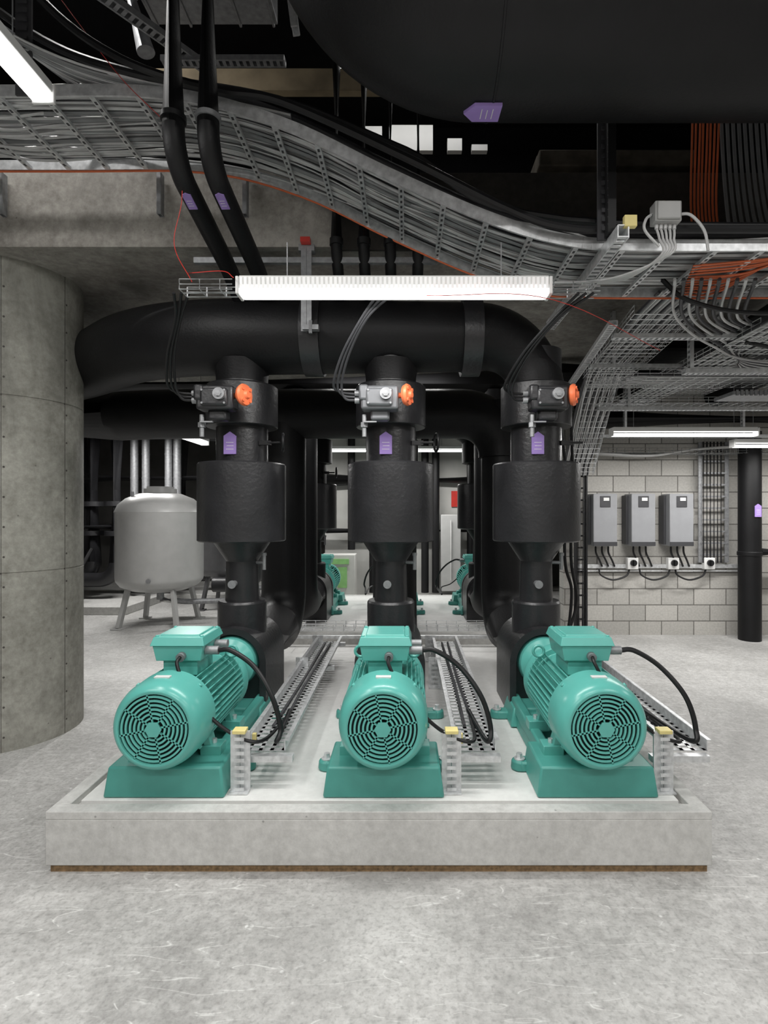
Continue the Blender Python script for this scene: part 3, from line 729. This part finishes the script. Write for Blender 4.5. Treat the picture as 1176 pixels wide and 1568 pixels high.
# ------------------------------------------------------------ right background
def drive(x):
    g=grp("variable_frequency_drive",(x,7.09,1.5)); mb=MB(); mb.box((0,0.0,0),(0.30,0.24,0.66)); mb.build("case",M_box,g,bevel=0.008)
    mb=MB(); mb.box((0,-0.122,0.23),(0.13,0.012,0.14)); mb.box((0,-0.122,-0.33+0.03),(0.3,0.01,0.05)); mb.build("keypad",M_cg3,g,bevel=0.003)
    mb=MB(); mb.box((0.01,-0.13,0.26),(0.07,0.006,0.04)); mb.build("display",M_white,g)
    mb=MB(); mb.box((-0.165,0.05,0),(0.03,0.14,0.62)); mb.build("dark_side",M_cg3,g)  # dark slab along the left side of the case
    mb=MB()
    for k in (-0.08,0,0.08): mb.tube(spl([(k,0,-0.33),(k,-0.01,-0.42),(k+0.06,0.03,-0.52),(k+0.1,0.05,-0.6)],5),0.012,n=6)
    mb.build("drive_cables",M_black,g)
for x in (2.50,2.98,3.46): drive(x)
g=grp("conduit_rail"); mb=MB(); mb.box((3.35,7.19,0.90),(2.4,0.06,0.05)); mb.box((3.35,7.19,0.84),(2.4,0.03,0.02)); mb.build("rail",M_galv,g)
for x in (2.90,3.42,3.88):
    g=grp("isolator_switch"); mb=MB(); mb.box((x,7.13,0.94),(0.14,0.08,0.15)); mb.build("body",M_white,g,bevel=0.01)
    mb=MB(); mb.cyl((x,7.09,0.95),(x,7.06,0.95),0.04,n=20); mb.box((x,7.055,0.95),(0.02,0.03,0.07)); mb.build("knob",M_black,g)
    mb=MB(); mb.tube(spl([(x-0.03,7.13,0.87),(x-0.08,7.12,0.78),(x-0.25,7.12,0.73),(x-0.4,7.12,0.79),(x-0.42,7.14,0.87)],6),0.012,n=6); mb.build("loop_cable",M_black,g)
def vladder(x,y,z0,z1,w,m=None,name="vertical_cable_ladder",base=False):
    g=grp(name); mb=MB()
    for s in (0,1): mb.bar((x+s*w,y,z0),(x+s*w,y,z1),0.02,0.05)
    k=z0+0.1
    while k<z1: mb.box((x+w/2,y,k),(w,0.03,0.02)); k+=0.15
    mb.build("rails",m or M_galvd,g)
    mb=MB()
    for i in range(max(3,int(w/0.05))): mb.tube([(x+0.03+i*0.045,y-0.025,z0),(x+0.03+i*0.045,y-0.025,z1)],0.01,n=6)
    mb.build("cables",M_cg3,g)
vladder(3.78,7.14,0.95,2.5,0.34)
vladder(2.14,7.0,0.0,3.3,0.12,M_black,"vertical_cable_riser")
g=grp("insulated_vertical_pipe"); mb=MB(); mb.lathe([(0,0.13),(2.6,0.13)],(4.30,6.95,0),(0,0,1),n=32); mb.lathe([(1.05,0.13),(1.06,0.14),(1.10,0.14),(1.11,0.13)],(4.30,6.95,0),(0,0,1),n=32,caps=False); mb.build("insulation",M_ins,g)
arrow_label(g,(4.32,6.81,1.62),0.08,0.16)
g=grp("insulated_horizontal_pipe"); mb=MB(); mb.tube([(2.1,6.9,2.75),(6.4,6.9,2.75)],0.14,n=28); mb.tube([(4.43,6.95,1.10),(5.2,6.95,1.10)],0.05,n=12); mb.build("insulation",M_ins,g)
basket("wire_basket_tray",(2.1,6.85,2.33),(5.5,6.85,2.33),0.25,across='Y')
ps=[[(2.1,6.9+0.02*i,2.36),(3,6.88+0.02*i,2.30),(3.8,6.9+0.02*i,2.40),(5.4,6.9+0.02*i,2.45)] for i in range(8)]
cables("tray_cables",ps,0.012,M_cg2,6)
cables("hanging_hose",[[(1.35,5.0,2.6),(1.42,4.95,2.0),(1.40,4.9,1.2),(1.46,4.9,0.9),(1.42,4.9,0.5),(1.36,4.9,0.45)],[(1.48,5.0,2.6),(1.5,5.0,1.9),(1.47,4.95,1.2),(1.52,4.95,0.8),(1.40,4.9,0.45)]],0.014,M_black)

# ------------------------------------------------------------ left background
def tank(x,y,k=1.0,m=None):
    g=grp("expansion_tank",(x,y,0)); mb=MB(); r=0.585*k
    prof=[(0.46,0.05),(0.47,0.2*k),(0.50,0.38*k),(0.56,0.52*k),(0.63,0.575*k),(0.67,r),(1.58,r),(1.60,r+0.008),(1.62,r),(1.70,0.55*k),(1.79,0.45*k),(1.86,0.28*k),(1.885,0.10)]
    mb.lathe(prof,n=64); mb.cyl((0,0,1.87),(0,0,1.93),0.22*k,n=32); mb.cyl((0,0,1.93),(0,0,1.96),0.18*k,n=32)
    mb.build("vessel",m or M_tank,g,sharp=25)
    mb=MB()
    for i in range(4):
        a=pi/4+i*pi/2; d=V((math.cos(a),math.sin(a),0)); mb.bar(d*0.42*k+V((0,0,0.62)),d*0.56*k+V((0,0,0.02)),0.09,0.05); mb.box(d*0.57*k+V((0,0,0.01)),(0.14,0.14,0.02))
    mb.build("legs",m or M_tank,g,bevel=0.004)
    mb=MB(); mb.cyl((0,0,0.35),(0,0,0.48),0.05,n=16); mb.tube(fillet([(0,0,0.36),(0.3,0.1,0.3),(0.9,0.2,0.3)],0.1),0.04,n=12); mb.cyl((-0.25,-0.3,1.75),(-0.25,-0.3,1.88),0.02,n=8); mb.cyl((0.1,-r,0.68),(0.1,-r-0.02,0.68),0.03,n=12)
    mb.build("fittings",M_galvd,g)
tank(-3.52,7.95); tank(-2.95,9.4,0.95,mat("tank_dark",(0.12,0.12,0.125),0.35))
slab("low_concrete_kerb",(-6.9,8.6,0),(-4.35,11.8,0.13),M_plinth,0.01)
slab("low_concrete_kerb",(-4.35,9.9,0),(-2.0,11.8,0.13),M_plinth,0.01)
g=grp("white_post"); mb=MB(); mb.box((-4.72,7.72,1.05),(0.11,0.06,2.1)); mb.box((-4.72,7.72,0.01),(0.2,0.15,0.02)); mb.box((-4.72,7.68,1.9),(0.14,0.02,0.15)); mb.build("post",M_white,g,bevel=0.004)
g=grp("black_pipe_manifold"); mb=MB()
for x,y,z in ((-5.4,9.6,3.2),(-4.9,9.4,3.2),(-4.1,10.2,3.2),(-3.1,10.4,3.2),(-2.35,8.8,3.2),(-5.9,10.3,3.2)):
    mb.tube(fillet([(x,y,z),(x,y,0.45),(x-0.7,y,0.45)],0.3,8),0.12,n=24)
    mb.lathe([(0,0.12),(0.0,0.19),(0.08,0.19),(0.08,0.12)],(x,y,1.2),(0,0,1),n=24,caps=False); mb.lathe([(0,0.12),(0.0,0.19),(0.08,0.19),(0.08,0.12)],(x,y,1.7),(0,0,1),n=24,caps=False)
mb.tube([(-6.9,9.5,1.35),(-4.2,9.5,1.35)],0.11,n=20); mb.tube([(-6.9,9.9,2.2),(-2.0,9.9,2.2)],0.14,n=20); mb.tube([(-6.9,8.2,2.75),(-2.0,8.2,2.75)],0.16,n=20)
mb.build("insulation",M_insl,g,sharp=50)
for x in (-4.75,-4.55,-4.15,-4.0):
    g=grp("aluminium_clad_pipe"); mb=MB(); mb.cyl((x,9.7,0.3),(x,9.7,2.9),0.065,n=20)
    for k in range(6): mb.lathe([(0,0.065),(0,0.069),(0.02,0.069),(0.02,0.065)],(x,9.7,0.5+k*0.42),(0,0,1),n=20,caps=False)
    mb.build("cladding",M_galvd,g)
cables("hanging_hose",[[(-5.8,8.5,0.3),(-5.5,8.4,0.25),(-5.2,8.6,0.5),(-5.1,9.0,1.0)]],0.03,M_black)

# ------------------------------------------------------------ far centre
g=grp("control_cabinet"); mb=MB(); mb.box((-1.20,9.95,0.43),(0.60,0.4,0.84)); mb.build("cabinet",M_pale,g,bevel=0.01)
mb=MB(); mb.box((-1.12,9.74,0.45),(0.16,0.02,0.36)); mb.box((-1.18,9.74,0.73),(0.35,0.02,0.09)); mb.build("green_panel",M_green,g)
g=grp("grey_cabinet"); mb=MB(); mb.box((0.82,10.3,0.85),(0.36,0.3,1.4)); mb.box((0.82,10.13,0.9),(0.02,0.02,1.1)); mb.build("cabinet",M_tank,g,bevel=0.01)
g=grp("insulated_pipe_run"); mb=MB()
for x in (-1.02,-0.62,0.35,0.55,1.2): mb.cyl((x,10.35,0.9 if x<-1 else 0.1),(x,10.35,3.2),0.07,n=20)
mb.tube([(-1.5,10.47,2.2),(2,10.47,2.2)],0.12,n=16)
mb.tube([(-1.5,9.0,2.95),(2,9.0,2.95)],0.14,n=16); mb.tube([(-1.5,10.4,1.25),(2,10.4,1.25)],0.05,n=12)
mb.build("insulation",M_ins,g)
g=grp("red_warning_sign"); mb=MB(); mb.box((0.93,10.58,1.85),(0.14,0.02,0.3)); mb.build("sign",M_red,g)

# ------------------------------------------------------------ world and camera
w=bpy.data.worlds.new("world"); S.world=w; w.use_nodes=True
w.node_tree.nodes["Background"].inputs[0].default_value=(0.9,0.95,1,1); w.node_tree.nodes["Background"].inputs[1].default_value=0.3
cam=bpy.data.cameras.new("camera"); co=bpy.data.objects.new("camera",cam); S.collection.objects.link(co)
co.location=(0,0,1.6); co.rotation_euler=(pi/2,0,0)
cam.sensor_fit='AUTO'; cam.sensor_width=36; cam.lens=36*850/1568; cam.shift_x=-(622-588)/1568; cam.shift_y=0
cam.clip_start=0.05; cam.clip_end=60
S.camera=co
